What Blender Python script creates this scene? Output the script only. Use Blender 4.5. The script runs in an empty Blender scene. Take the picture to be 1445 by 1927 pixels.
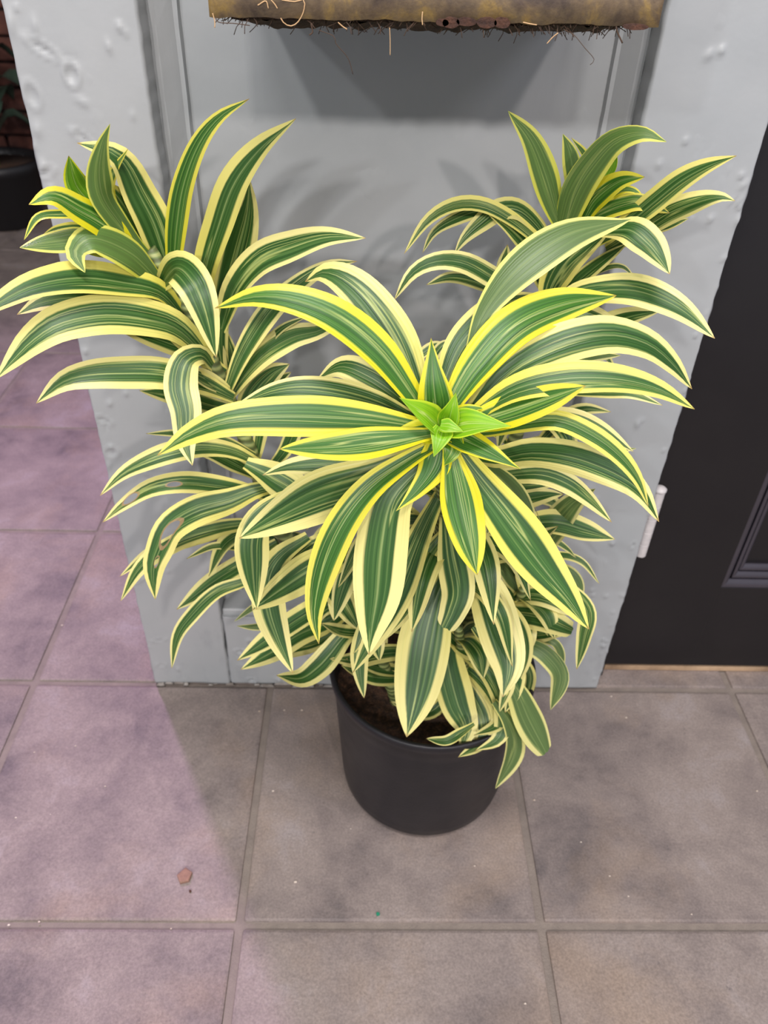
import bpy, bmesh, math, random
from mathutils import Vector, Matrix, noise

random.seed(7)
S = 0.305                      # metres per floor tile: all coordinates below are in tiles
W, H = 1445, 1927
FPX = 1485.07
PITCH, YAW, ROLL = 0.66604, 0.034695, 0.038981
CAM = Vector((0.38140, -1.20605, 2.68882))

# ------------------------------------------------------------------ camera, world, lights
scn = bpy.context.scene
col = scn.collection
_f = Vector((math.sin(YAW)*math.cos(PITCH), math.cos(YAW)*math.cos(PITCH), -math.sin(PITCH)))
_r0 = Vector((math.cos(YAW), -math.sin(YAW), 0)); _u0 = _r0.cross(_f)
RT = _r0*math.cos(ROLL) + _u0*math.sin(ROLL)
UP = -_r0*math.sin(ROLL) + _u0*math.cos(ROLL)
FW = _f
cd = bpy.data.cameras.new('camera'); cam = bpy.data.objects.new('camera', cd); col.objects.link(cam)
cd.sensor_fit = 'HORIZONTAL'; cd.sensor_width = 36; cd.lens = FPX*36/W
cd.clip_start = 0.02; cd.clip_end = 50
m = Matrix((RT, UP, -FW)).transposed().to_4x4(); m.translation = CAM*S
cam.matrix_world = m
cd.dof.use_dof = True; cd.dof.focus_distance = 0.52; cd.dof.aperture_fstop = 14
scn.camera = cam
scn.view_settings.view_transform = 'Standard'; scn.view_settings.look = 'None'
scn.view_settings.exposure = 0.70; scn.view_settings.gamma = 1.0
scn.view_settings.use_curve_mapping = False

wd = bpy.data.worlds.new('world'); scn.world = wd; wd.use_nodes = True
bg = wd.node_tree.nodes['Background']
bg.inputs['Color'].default_value = (0.88, 0.90, 1.0, 1); bg.inputs['Strength'].default_value = 0.32

def area(name, pos, target, size, power, color, sy=None):
    l = bpy.data.lights.new(name, 'AREA'); l.energy = power; l.color = color
    l.shape = 'RECTANGLE'; l.size = size; l.size_y = sy or size
    o = bpy.data.objects.new(name, l); col.objects.link(o)
    o.location = Vector(pos)*S
    o.rotation_euler = (Vector(target)-Vector(pos)).to_track_quat('-Z', 'Y').to_euler()
    return o
area('lamp', (-5.4, -9.6, 7.25), (0.4, 0.8, 1.4), 0.13, 11, (0.96, 0.97, 1.0))
area('lamp', (-2.4, -9.6, 7.25), (0.4, 0.8, 1.4), 0.13, 20, (1.0, 0.975, 0.96))
area('lamp', (0.4, -9.6, 7.25), (0.4, 0.8, 1.4), 0.13, 15, (1.0, 0.95, 0.90))
area('lamp', (3.25, -9.6, 7.25), (0.6, 0.8, 1.4), 0.13, 21, (1.0, 0.905, 0.87))
area('lamp', (0.2, -1.8, 8.6), (0.6, 0.4, 1.0), 1.1, 27, (1.0, 0.945, 0.925), 0.35)  # soft overhead fill, added to brighten the floor and leaf tops
area('lamp', (6.6, -3.5, 8.4), (2.0, 0.8, 0.5), 0.35, 10, (0.93, 0.90, 1.0), 0.7)  # added light, placed so the door moulding picks up a highlight
sl = bpy.data.lights.new('grow_lamp', 'SPOT'); sl.energy = 92; sl.color = (0.84, 0.52, 1.0); sl.spot_size = math.radians(92); sl.spot_blend = 0.9; sl.shadow_soft_size = 0.05
so = bpy.data.objects.new('grow_lamp', sl); col.objects.link(so); so.location = Vector((-2.35, 4.55, 6.2))*S
so.rotation_euler = (Vector((-1.3, -0.5, 0.0))-Vector((-2.35, 4.55, 6.2))).to_track_quat('-Z', 'Y').to_euler()

# ------------------------------------------------------------------ helpers
def px_ray(x, y):
    return RT*((x-W/2)/FPX) - UP*((y-H/2)/FPX) + FW
def at_y(x, y, Y):
    d = px_ray(x, y); return CAM + d*((Y-CAM.y)/d.y)
def at_z(x, y, z):
    d = px_ray(x, y); return CAM + d*((z-CAM.z)/d.z)

def link(name, me, mat=None, parent=None, smooth=True):
    o = bpy.data.objects.new(name, me); col.objects.link(o)
    if mat: me.materials.append(mat)
    if smooth:
        me.polygons.foreach_set('use_smooth', [True]*len(me.polygons))
    if parent: o.parent = parent
    return o
def from_bm(name, bm, mat=None, parent=None, smooth=False):
    me = bpy.data.meshes.new(name); bm.normal_update(); bm.to_mesh(me); bm.free()
    return link(name, me, mat, parent, smooth)
def from_data(name, vs, fs, mat=None, parent=None, smooth=True):
    me = bpy.data.meshes.new(name); me.from_pydata([tuple(Vector(v)*S) for v in vs], [], fs); me.update()
    return link(name, me, mat, parent, smooth)
def add_box(bm, a, b, bevel=0.0, seg=2):
    a, b = Vector(a)*S, Vector(b)*S
    r = bmesh.ops.create_cube(bm, size=1.0)
    vs = r['verts']
    for v in vs:
        v.co = Vector(((a.x+b.x)/2 + v.co.x*(b.x-a.x), (a.y+b.y)/2 + v.co.y*(b.y-a.y), (a.z+b.z)/2 + v.co.z*(b.z-a.z)))
    if bevel:
        es = list({e for v in vs for e in v.link_edges})
        bmesh.ops.bevel(bm, geom=es, offset=bevel*S, segments=seg, affect='EDGES', profile=0.6)
def box(name, a, b, mat, parent=None, bevel=0.0, seg=2):
    bm = bmesh.new(); add_box(bm, a, b, bevel, seg)
    return from_bm(name, bm, mat, parent)
def lathe(name, prof, cx, cy, mat, parent=None, n=72, cap_bottom=True, cap_top=False):
    vs, fs = [], []
    for r, z in prof:
        for i in range(n):
            a = 2*math.pi*i/n; vs.append((cx+r*math.cos(a), cy+r*math.sin(a), z))
    for j in range(len(prof)-1):
        for i in range(n):
            k = (i+1) % n
            fs.append((j*n+i, j*n+k, (j+1)*n+k, (j+1)*n+i))
    if cap_bottom: fs.append(tuple(range(n))[::-1])
    if cap_top: fs.append(tuple((len(prof)-1)*n+i for i in range(n)))
    return from_data(name, vs, fs, mat, parent)
def tube(pts, rad, n=8, vs=None, fs=None):
    vs = [] if vs is None else vs; fs = [] if fs is None else fs
    o = len(vs)
    for i, p in enumerate(pts):
        p = Vector(p); t = (Vector(pts[min(i+1, len(pts)-1)])-Vector(pts[max(i-1, 0)])).normalized()
        a = t.cross(Vector((0.13, 1, 0.21))).normalized(); b = t.cross(a)
        r = rad[i] if isinstance(rad, (list, tuple)) else rad
        for k in range(n):
            w = 2*math.pi*k/n; vs.append(p + (a*math.cos(w)+b*math.sin(w))*r)
    for i in range(len(pts)-1):
        for k in range(n):
            q = (k+1) % n
            fs.append((o+i*n+k, o+i*n+q, o+(i+1)*n+q, o+(i+1)*n+k))
    fs.append(tuple(o+k for k in range(n))[::-1]); fs.append(tuple(o+(len(pts)-1)*n+k for k in range(n)))
    return vs, fs
def catmull(P, t):
    n = len(P)-1; s = min(int(t*n), n-1); u = t*n-s
    p1, p2 = P[s], P[s+1]
    p0 = P[s-1] if s > 0 else p1*2-p2
    p3 = P[s+2] if s+2 <= n else p2*2-p1
    return 0.5*((2*p1)+(p2-p0)*u+(2*p0-5*p1+4*p2-p3)*u*u+(3*p1-p0-3*p2+p3)*u**3)
def resample(P, n):
    d = [catmull(P, i/200) for i in range(201)]
    L = [0]
    for i in range(200): L.append(L[-1]+(d[i+1]-d[i]).length)
    out = []; j = 0
    for i in range(n):
        g = L[-1]*i/(n-1)
        while j < 199 and L[j+1] < g: j += 1
        k = (g-L[j])/max(L[j+1]-L[j], 1e-9); out.append(d[j].lerp(d[j+1], min(max(k, 0), 1)))
    return out, L[-1]
def empty(name, loc, label=None, cat=None, group=None, kind=None):
    o = bpy.data.objects.new(name, None); col.objects.link(o); o.location = Vector(loc)*S
    o.empty_display_size = 0.05
    tag(o, label, cat, group, kind); return o
def tag(o, label=None, cat=None, group=None, kind=None):
    if label: o['label'] = label
    if cat: o['category'] = cat
    if group: o['group'] = group
    if kind: o['kind'] = kind
    return o
def parent_keep(o, p):
    o.parent = p; o.matrix_parent_inverse = Matrix.Translation(-p.location)

# ------------------------------------------------------------------ materials
class NT:
    def __init__(s, name):
        s.m = bpy.data.materials.new(name); s.m.use_nodes = True
        s.t = s.m.node_tree; s.p = s.t.nodes['Principled BSDF']; s.out = s.t.nodes['Material Output']
    def n(s, t, **k):
        o = s.t.nodes.new(t)
        for a, b in k.items(): setattr(o, a, b)
        return o
    def l(s, a, b): s.t.links.new(a, b)
    def math(s, op, a, b=None, c=None):
        o = s.n('ShaderNodeMath', operation=op)
        for i, v in enumerate((a, b, c)):
            if v is None: continue
            if isinstance(v, (int, float)): o.inputs[i].default_value = v
            else: s.l(v, o.inputs[i])
        return o.outputs[0]
    def ramp(s, fac, stops):
        o = s.n('ShaderNodeValToRGB'); e = o.color_ramp.elements
        while len(e) < len(stops): e.new(0.5)
        for i, (p, c) in enumerate(stops):
            e[i].position = p; e[i].color = (*c, 1) if len(c) == 3 else c
        s.l(fac, o.inputs[0]); return o.outputs[0]
    def mix(s, fac, a, b, mode='MIX'):
        o = s.n('ShaderNodeMix', data_type='RGBA', blend_type=mode)
        for sock, v in ((o.inputs[0], fac), (o.inputs[6], a), (o.inputs[7], b)):
            if isinstance(v, (int, float)): sock.default_value = v
            elif isinstance(v, tuple): sock.default_value = (*v, 1)
            else: s.l(v, sock)
        return o.outputs[2]
    def noise(s, scale, detail=4, rough=0.55, vec=None, dist=0):
        o = s.n('ShaderNodeTexNoise'); o.inputs['Scale'].default_value = scale
        o.inputs['Detail'].default_value = detail; o.inputs['Roughness'].default_value = rough
        o.inputs['Distortion'].default_value = dist
        if vec is not None: s.l(vec, o.inputs['Vector'])
        return o.outputs[0]
    def bump(s, h, strength, dist, nrm=None):
        o = s.n('ShaderNodeBump'); o.inputs['Strength'].default_value = strength; o.inputs['Distance'].default_value = dist
        s.l(h, o.inputs['Height'])
        if nrm is not None: s.l(nrm, o.inputs['Normal'])
        return o.outputs[0]
    def set(s, **k):
        for a, v in k.items():
            i = s.p.inputs[a.replace('_', ' ')]
            if isinstance(v, (int, float)): i.default_value = v
            elif isinstance(v, tuple): i.default_value = (*v, 1)
            else: s.l(v, i)

def lin(r, g, b):
    f = lambda c: (c/255/12.92) if c/255 <= 0.04045 else ((c/255+0.055)/1.055)**2.4
    return (f(r), f(g), f(b))

def mat_plain(name, c, rough=0.5, c2=None, scale=30, bump=0.0, metal=0.0, bscale=None, spec=0.5):
    k = NT(name); pos = k.n('ShaderNodeNewGeometry').outputs['Position']
    nz = k.noise(scale, 5, 0.6, pos)
    k.set(Base_Color=k.ramp(nz, [(0.3, c), (0.7, c2 or c)]), Roughness=rough, Metallic=metal)
    k.p.inputs['Specular IOR Level'].default_value = spec
    if bump:
        k.set(Normal=k.bump(k.noise(bscale or scale*4, 4, 0.6, pos), bump, 0.002))
    return k.m

# painted woodwork: thick gloss enamel with brush drag, runs and small lumps
k = NT('wall_paint'); pos = k.n('ShaderNodeNewGeometry').outputs['Position']
c0 = k.ramp(k.noise(3.5, 4, 0.6, pos), [(0.3, lin(150, 154, 156)), (0.7, lin(164, 165, 165))])
mp = k.n('ShaderNodeMapping'); mp.inputs['Scale'].default_value = (60, 60, 6); k.l(pos, mp.inputs[0])
drag = k.noise(1.0, 3, 0.5, mp.outputs[0])
mp2 = k.n('ShaderNodeMapping'); mp2.inputs['Scale'].default_value = (1, 1, 0.55); k.l(pos, mp2.inputs[0])
lump = k.ramp(k.noise(34, 3, 0.5, mp2.outputs[0]), [(0.62, (0, 0, 0)), (0.76, (1, 1, 1))])
sepz = k.n('ShaderNodeSeparateXYZ'); k.l(pos, sepz.inputs[0])
low = k.ramp(sepz.outputs[2], [(0.0, (1, 1, 1)), (0.32, (0.0, 0.0, 0.0))])
grime = k.math('MULTIPLY', k.ramp(k.noise(22, 6, 0.7, mp2.outputs[0]), [(0.54, (0, 0, 0)), (0.72, (1, 1, 1))]), low)
cc = k.mix(k.math('MULTIPLY', grime, 0.5), c0, lin(128, 132, 136))
n1 = k.bump(k.noise(90, 3, 0.5, pos), 0.10, 0.002)
n2 = k.bump(drag, 0.14, 0.003, n1)
n3 = k.bump(lump, 0.14, 0.003, n2)
k.set(Base_Color=cc, Roughness=0.42, Normal=n3); PAINT = k.m

# slate-look porcelain tile
k = NT('slate_tile'); pos = k.n('ShaderNodeNewGeometry').outputs['Position']
oi = k.n('ShaderNodeObjectInfo')
add = k.n('ShaderNodeVectorMath', operation='ADD'); k.l(pos, add.inputs[0])
sc = k.n('ShaderNodeVectorMath', operation='SCALE'); k.l(oi.outputs['Random'], sc.inputs['Scale']); sc.inputs[0].default_value = (7, 3, 5); k.l(sc.outputs[0], add.inputs[1])
v = add.outputs[0]
big = k.noise(10, 7, 0.66, v, 0.25)
c1 = k.ramp(big, [(0.28, lin(96, 88, 87)), (0.43, lin(122, 111, 107)), (0.58, lin(138, 126, 120)), (0.75, lin(150, 141, 140))])
warm = k.ramp(k.noise(6.5, 5, 0.6, v, 0.3), [(0.52, (0, 0, 0)), (0.72, (1, 1, 1))])
c2 = k.mix(k.math('MULTIPLY', warm, 0.4), c1, lin(150, 128, 106))
fine = k.noise(420, 4, 0.7, v)
c3 = k.mix(0.75, c2, k.ramp(fine, [(0.3, (0.62, 0.62, 0.62)), (0.7, (1.2, 1.2, 1.2))]), 'MULTIPLY')
speck = k.ramp(k.noise(75, 4, 0.7, v), [(0.26, (1, 1, 1)), (0.33, (0, 0, 0))])
c4 = k.mix(k.math('MULTIPLY', speck, 0.5), c3, lin(70, 66, 68))
h = k.math('ADD', k.math('MULTIPLY', k.noise(16, 6, 0.62, v, 0.3), 1.0), k.math('MULTIPLY', k.noise(240, 4, 0.7, v), 0.12))
k.set(Base_Color=c4, Roughness=k.ramp(big, [(0.3, (0.62,)*3), (0.7, (0.75,)*3)]), Normal=k.bump(h, 0.55, 0.004))
k.p.inputs['Specular IOR Level'].default_value = 0.35
TILE = k.m
GROUT = mat_plain('grout', lin(116, 106, 99), 0.95, lin(132, 121, 112), 60, 0.5, bscale=500)
BLACKDOOR = mat_plain('black_door_paint', lin(25, 23, 25), 0.34, lin(29, 27, 28), 8, 0.08, bscale=60, spec=0.35)
HINGE = mat_plain('painted_hinge', lin(176, 172, 172), 0.5, lin(196, 190, 188), 120, 0.3)
CHIP = mat_plain('terracotta_chip', lin(128, 98, 84), 0.9, lin(148, 114, 96), 300, 0.4)
CRUMB = mat_plain('crumb', lin(215, 205, 195), 0.9, lin(190, 170, 150), 300)
GREENBIT = mat_plain('green_bit', lin(20, 120, 90), 0.6)
DARKGAP = mat_plain('gap_dirt', lin(60, 50, 42), 0.95, lin(130, 110, 88), 90, 0.4)
k = NT('black_pot'); pos = k.n('ShaderNodeNewGeometry').outputs['Position']
k.set(Base_Color=k.ramp(k.noise(25, 5, 0.6, pos), [(0.3, lin(25, 24, 27)), (0.7, lin(33, 31, 34))]),
      Roughness=k.ramp(k.noise(14, 4, 0.6, pos), [(0.3, (0.34,)*3), (0.7, (0.48,)*3)]), Normal=k.bump(k.noise(300, 3, 0.5, pos), 0.15, 0.001))
k.p.inputs['Specular IOR Level'].default_value = 0.4
POT = k.m
k = NT('soil'); pos = k.n('ShaderNodeNewGeometry').outputs['Position']
k.set(Base_Color=k.ramp(k.noise(170, 6, 0.75, pos), [(0.32, lin(32, 22, 16)), (0.5, lin(72, 50, 36)), (0.62, lin(104, 72, 50)), (0.78, lin(160, 124, 92))]),
      Roughness=0.95, Normal=k.bump(k.noise(260, 5, 0.7, pos), 0.9, 0.006)); SOIL = k.m
k = NT('rusty_metal'); pos = k.n('ShaderNodeNewGeometry').outputs['Position']
r1 = k.noise(26, 7, 0.68, pos, 0.5)
c = k.ramp(r1, [(0.30, lin(58, 48, 44)), (0.42, lin(92, 78, 64)), (0.52, lin(116, 98, 74)), (0.62, lin(150, 124, 72)), (0.74, lin(136, 122, 108))])
c = k.mix(k.math('MULTIPLY', k.ramp(k.noise(70, 6, 0.7, pos), [(0.5, (0, 0, 0)), (0.75, (1, 1, 1))]), 0.6), c, lin(74, 60, 60))
k.set(Base_Color=c, Roughness=0.55, Normal=k.bump(k.noise(110, 5, 0.6, pos), 0.35, 0.002)); RUST = k.m
RUSTDARK = mat_plain('flaked_rust', lin(44, 28, 24), 0.9, lin(84, 52, 36), 160, 0.6)
COIR = mat_plain('coir', lin(36, 26, 20), 0.95, lin(74, 54, 38), 200, 0.9)
STRAND = mat_plain('coir_strand', lin(178, 140, 100), 0.8, lin(206, 172, 128), 60)
STRANDDARK = mat_plain('dark_coir_strand', lin(60, 44, 34), 0.9, lin(80, 60, 44), 60)
BRICK = mat_plain('brick', lin(44, 28, 28), 0.9, lin(104, 62, 50), 14, 0.5, bscale=120)
MORTAR = mat_plain('mortar', lin(46, 36, 36), 0.95, lin(62, 50, 48), 40)
BLACKPLASTIC = mat_plain('black_plastic', lin(24, 23, 25), 0.5)
DARKLEAF = mat_plain('dark_leaf', lin(50, 66, 56), 0.45, lin(66, 84, 70), 20)

# variegated leaf
def make_leaf_mat(holes=None, name='variegated_leaf'):
    k = NT(name)
    uv = k.n('ShaderNodeUVMap'); sp = k.n('ShaderNodeSeparateXYZ'); k.l(uv.outputs[0], sp.inputs[0])
    at = lambda nm: k.n('ShaderNodeAttribute', attribute_name=nm).outputs['Fac']
    tone, rnd, edge = at('tone'), at('seed'), at('edge')
    u = k.math('SUBTRACT', k.math('MULTIPLY', sp.outputs[0], 2.0), 1.0)     # -1..1 across
    v = sp.outputs[1]
    cm = k.n('ShaderNodeCombineXYZ'); k.l(k.math('MULTIPLY', u, 9.5), cm.inputs[0]); k.l(k.math('MULTIPLY', v, 0.5), cm.inputs[1]); k.l(k.math('MULTIPLY', rnd, 50.0), cm.inputs[2])
    st1 = k.noise(1.0, 2, 0.6, cm.outputs[0])
    cm2 = k.n('ShaderNodeCombineXYZ'); k.l(k.math('MULTIPLY', u, 3.2), cm2.inputs[0]); k.l(k.math('MULTIPLY', v, 0.8), cm2.inputs[1]); k.l(k.math('ADD', k.math('MULTIPLY', rnd, 90.0), 9.0), cm2.inputs[2])
    st2 = k.noise(1.0, 1, 0.5, cm2.outputs[0])
    # margin line, slightly off centre, wavering
    off = k.math('MULTIPLY', k.math('SUBTRACT', rnd, 0.5), 0.22)
    uu = k.math('ABSOLUTE', k.math('ADD', u, off))
    lim = k.math('ADD', edge, k.math('MULTIPLY', k.math('SUBTRACT', st2, 0.5), 0.22))
    # margins close in towards the tip
    tip = k.math('MULTIPLY', k.math('POWER', v, 7.0), 0.42)
    lim = k.math('SUBTRACT', lim, tip)
    mr = k.n('ShaderNodeMapRange'); mr.inputs['From Min'].default_value = -0.035; mr.inputs['From Max'].default_value = 0.045
    k.l(k.math('SUBTRACT', uu, lim), mr.inputs['Value'])
    margin = mr.outputs[0]
    # colours
    g_old = k.ramp(st1, [(0.22, lin(28, 58, 20)), (0.46, lin(46, 84, 32)), (0.60, lin(68, 104, 48)), (0.78, lin(134, 150, 86))])
    g_yng = k.ramp(st1, [(0.30, lin(40, 88, 18)), (0.6, lin(68, 124, 28)), (0.75, lin(130, 164, 50))])
    g_lime = k.ramp(st1, [(0.35, lin(104, 160, 16)), (0.7, lin(138, 184, 30))])
    def clampn(x, a, b):
        o = k.n('ShaderNodeMapRange'); o.inputs['From Min'].default_value = a; o.inputs['From Max'].default_value = b; k.l(x, o.inputs['Value']); return o.outputs[0]
    t1 = clampn(tone, 0.55, 1.0); t2 = clampn(tone, 1.05, 1.6)
    green = k.mix(t2, k.mix(k.math('MULTIPLY', t1, 0.55), g_old, g_yng), g_lime)
    # fine pale veins inside the green
    vein = k.ramp(st2, [(0.56, (0, 0, 0)), (0.60, (1, 1, 1)), (0.64, (0, 0, 0))])
    green = k.mix(k.math('MULTIPLY', vein, 0.55), green, lin(196, 204, 120))
    mid = k.math('SUBTRACT', 1.0, clampn(k.math('ABSOLUTE', u), 0.0, 0.055))
    green = k.mix(k.math('MULTIPLY', mid, 0.40), green, lin(186, 200, 130))
    cream, yel, limey = lin(228, 218, 144), lin(210, 200, 28), lin(178, 204, 44)
    tb = k.math('SUBTRACT', 1.0, clampn(v, 0.0, 0.75))
    ty = clampn(k.math('ADD', tone, k.math('MULTIPLY', tb, 0.35)), 0.25, 1.15)
    mar = k.mix(t2, k.mix(ty, cream, yel), limey)
    streak = k.ramp(st1, [(0.60, (0, 0, 0)), (0.66, (1, 1, 1))])
    mar = k.mix(k.math('MULTIPLY', k.math('MULTIPLY', streak, 0.35), k.math('SUBTRACT', 1.0, clampn(uu, 0.75, 0.9))), mar, lin(150, 175, 80))
    c = k.mix(margin, green, mar)
    # brown dry tip
    dry = clampn(k.math('ADD', v, k.math('MULTIPLY', rnd, 0.012)), 0.982, 1.0)
    c = k.mix(k.math('MULTIPLY', dry, 0.75), c, lin(150, 112, 60))
    # underside: duller, matt
    geo = k.n('ShaderNodeNewGeometry')
    under = k.mix(margin, k.mix(0.6, k.mix(t1, lin(92, 116, 62), lin(86, 118, 42)), k.mix(0.2, green, lin(150, 160, 110))), k.mix(ty, lin(214, 208, 140), lin(206, 206, 66)))
    c = k.mix(geo.outputs['Backfacing'], c, under)
    alpha = None
    if holes:
        for (hu, hv, ru, rv) in holes:
            du = k.math('DIVIDE', k.math('SUBTRACT', u, hu), ru); dv = k.math('DIVIDE', k.math('SUBTRACT', v, hv), rv)
            d = k.math('ADD', k.math('POWER', k.math('ABSOLUTE', du), 2.0), k.math('POWER', k.math('ABSOLUTE', dv), 2.0))
            rim = k.math('LESS_THAN', d, 1.7)
            c = k.mix(k.math('MULTIPLY', rim, 0.75), c, lin(160, 128, 92))
            a = k.math('GREATER_THAN', d, 1.0)
            alpha = a if alpha is None else k.math('MULTIPLY', alpha, a)
    bm_h = k.math('ADD', k.math('MULTIPLY', k.noise(1.0, 2, 0.5, cm.outputs[0]), 1.0), 0.0)
    nrm = k.bump(bm_h, 0.35, 0.0012)
    k.set(Base_Color=c, Roughness=0.40, Normal=nrm)
    k.p.inputs['Specular IOR Level'].default_value = 0.45
    tr = k.n('ShaderNodeBsdfTranslucent'); k.l(k.mix(1.0, c, (1.0, 1.0, 0.62), 'MULTIPLY'), tr.inputs['Color'])
    ms = k.n('ShaderNodeMixShader'); ms.inputs[0].default_value = 0.16
    k.l(k.p.outputs[0], ms.inputs[1]); k.l(tr.outputs[0], ms.inputs[2])
    last = ms.outputs[0]
    if alpha is not None:
        tp = k.n('ShaderNodeBsdfTransparent'); m2 = k.n('ShaderNodeMixShader')
        k.l(alpha, m2.inputs[0]); k.l(tp.outputs[0], m2.inputs[1]); k.l(last, m2.inputs[2]); last = m2.outputs[0]
    k.l(last, k.out.inputs['Surface'])
    return k.m
LEAF = make_leaf_mat()
LEAFH1 = make_leaf_mat([(0.1, 0.80, 0.42, 0.045), (-0.1, 0.56, 0.22, 0.035)], 'variegated_leaf_holed')
LEAFH2 = make_leaf_mat([(-0.05, 0.60, 0.30, 0.085), (-0.1, 0.78, 0.16, 0.03)], 'variegated_leaf_torn')
k = NT('stem'); pos = k.n('ShaderNodeNewGeometry').outputs['Position']
wv = k.n('ShaderNodeTexWave', wave_type='BANDS', bands_direction='Z'); wv.inputs['Scale'].default_value = 45; wv.inputs['Distortion'].default_value = 2; k.l(pos, wv.inputs['Vector'])
k.set(Base_Color=k.ramp(wv.outputs[1], [(0.1, lin(84, 92, 52)), (0.6, lin(112, 128, 74)), (0.9, lin(150, 156, 96))]), Roughness=0.55, Normal=k.bump(wv.outputs[1], 0.4, 0.001)); STEM = k.m

# ------------------------------------------------------------------ floor
floor = box('floor', (-7.0, -3.1, -0.30), (5.0, 9.6, -0.009), GROUT); tag(floor, kind='structure')
G = 0.013
def tile_mesh(sx, sy, seed):
    rnd = random.Random(seed); bm = bmesh.new()
    add_box(bm, (G, G, -0.10), (sx-G, sy-G, 0.0), 0.010, 2)
    for v_ in bm.verts:
        if v_.co.z > -0.02*S:
            p = v_.co/S
            v_.co.x += 0.004*S*(noise.noise(Vector((p.x*5, p.y*5, seed))))
            v_.co.y += 0.004*S*(noise.noise(Vector((p.x*5, p.y*5, seed+9.0))))
            v_.co.z += 0.0015*S*noise.noise(Vector((p.x*2, p.y*2, seed+3.0)))
    me = bpy.data.meshes.new('tile'); bm.to_mesh(me); bm.free(); me.materials.append(TILE); return me
TM = [tile_mesh(1, 1, i+1.0) for i in range(4)]
ct = 0
for j in range(-3, 9):
    for i in range(-7, 5):
        if j >= 1 and -0.45 < i < 1.4 and j >= 2: continue     # under and behind the pier
        if j >= 2 and i >= 0: continue
        o = bpy.data.objects.new('tile', TM[(i*7+j*3) % 4]); col.objects.link(o)
        o.parent = floor; o.location = (i*S, j*S, 0.0); ct += 1

# ------------------------------------------------------------------ pier: painted panelled woodwork
XL, XR = -0.492, 1.412
TOP = 9.0
wall = empty('wall_back', (0.46, 1.3, 0), kind='structure')
def grid_face(name, x0, x1, z0, z1, Y, mat, dents, parent, nx, nz, depth=0.30, round_l=0.0, round_r=0.0):
    """board with a finely meshed, slightly uneven front face (paint runs, chips and knocks)"""
    vs, fs = [], []
    for j in range(nz+1):
        for i in range(nx+1):
            x = x0+(x1-x0)*i/nx; z = z0+(z1-z0)*(j/nz)
            dy = 0.006*noise.noise(Vector((x*3, z*1.6, 1.7)))+0.0025*noise.noise(Vector((x*11, z*7, 4.2)))
            for (cx, cz, rx, rz, ang, amt, ring) in dents:
                px_, pz_ = x-cx, z-cz
                a_, b_ = px_*math.cos(ang)+pz_*math.sin(ang), -px_*math.sin(ang)+pz_*math.cos(ang)
                q = math.sqrt((a_/rx)**2+(b_/rz)**2)
                if q < 2.2:
                    dy += amt*(math.exp(-((q-1)/0.28)**2)*0.7-math.exp(-(q/0.7)**2)*0.8) if ring else amt*math.exp(-q*q*1.4)
            ex = 0.0
            if i == 0: ex = 0.006*noise.noise(Vector((0, z*6, 2.0)))+0.004*noise.noise(Vector((0, z*22, 2.0)))
            if i == nx: ex = 0.006*noise.noise(Vector((5, z*6, 2.0)))+0.004*noise.noise(Vector((5, z*24, 2.0)))
            ey = 0.010 if i in (0, nx) else 0.0
            vs.append((x+ex, Y-dy+ey, z))
    st = nx+1
    for j in range(nz):
        for i in range(nx):
            a = j*st+i; fs.append((a, a+1, a+st+1, a+st))
    # returns to the back
    n0 = len(vs)
    for j in range(nz+1):
        for i in (0, nx):
            p = vs[j*st+i]; vs.append((p[0], Y+depth, p[2]))
    for j in range(nz):
        fs.append((j*st, (j+1)*st, n0+(j+1)*2, n0+j*2))
        fs.append((j*st+nx, n0+j*2+1, n0+(j+1)*2+1, (j+1)*st+nx))
    n1 = len(vs)
    for i in range(nx+1):
        p = vs[i]; vs.append((p[0], Y+depth, p[2]))
        p = vs[nz*st+i]; vs.append((p[0], Y+depth, p[2]))
    for i in range(nx):
        fs.append((i, n1+2*i, n1+2*i+2, i+1)); fs.append((nz*st+i, nz*st+i+1, n1+2*i+3, n1+2*i+1))
    o = from_data(name, vs, fs, mat, None); parent_keep(o, parent)
    for p in o.data.polygons: p.use_smooth = p.index < nx*nz
    return o
rd = random.Random(3)
dl = []
for (x, y, rx, rz, ang, amt, ring) in [(80, 92, .045, .012, -.5, .012, True), (135, 140, .020, .026, 0, .014, True), (130, 112, .03, .01, 0, -.006, False), (205, 88, .008, .014, .3, .012, False),
        (155, 258, .030, .009, -.5, .012, True), (85, 325, .03, .010, .3, .012, True), (70, 245, .015, .02, 0, .012, False), (20, 45, .012, .03, 0, .014, False), (60, 180, .02, .03, .2, .01, True),
        (250, 218, .008, .01, 0, .008, False), (237, 740, .009, .009, 0, .014, False), (195, 790, .03, .012, -.4, .012, True), (210, 850, .025, .02, .2, .012, True), (182, 612, .01, .008, 0, .01, False), (335, 1260, .010, .014, 0, .012, False),
        (300, 1205, .03, .008, .2, .01, True)]:
    p = at_y(x, y, 1.0); dl.append((p.x, p.z, rx, rz, ang, amt*0.42, ring))
for i in range(34):
    z = rd.random()*2.6; x = XL+0.32*rd.random()
    if rd.random() < 0.55: x = XL+0.05*rd.random()
    s_ = 0.004+0.006*rd.random(); dl.append((x, z, s_*(1+2*rd.random()), s_, rd.random()*3, 0.003+0.004*rd.random(), rd.random() < 0.1))
dr = []
for i in range(60):
    z = rd.random()*2.8; x = 1.08+0.33*rd.random()
    if rd.random() < 0.4: x = 1.38+0.04*rd.random()
    s_ = 0.004+0.007*rd.random(); dr.append((x, z, s_*(1+rd.random()), s_, rd.random()*3, 0.004+0.006*rd.random(), rd.random() < 0.2))
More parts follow.
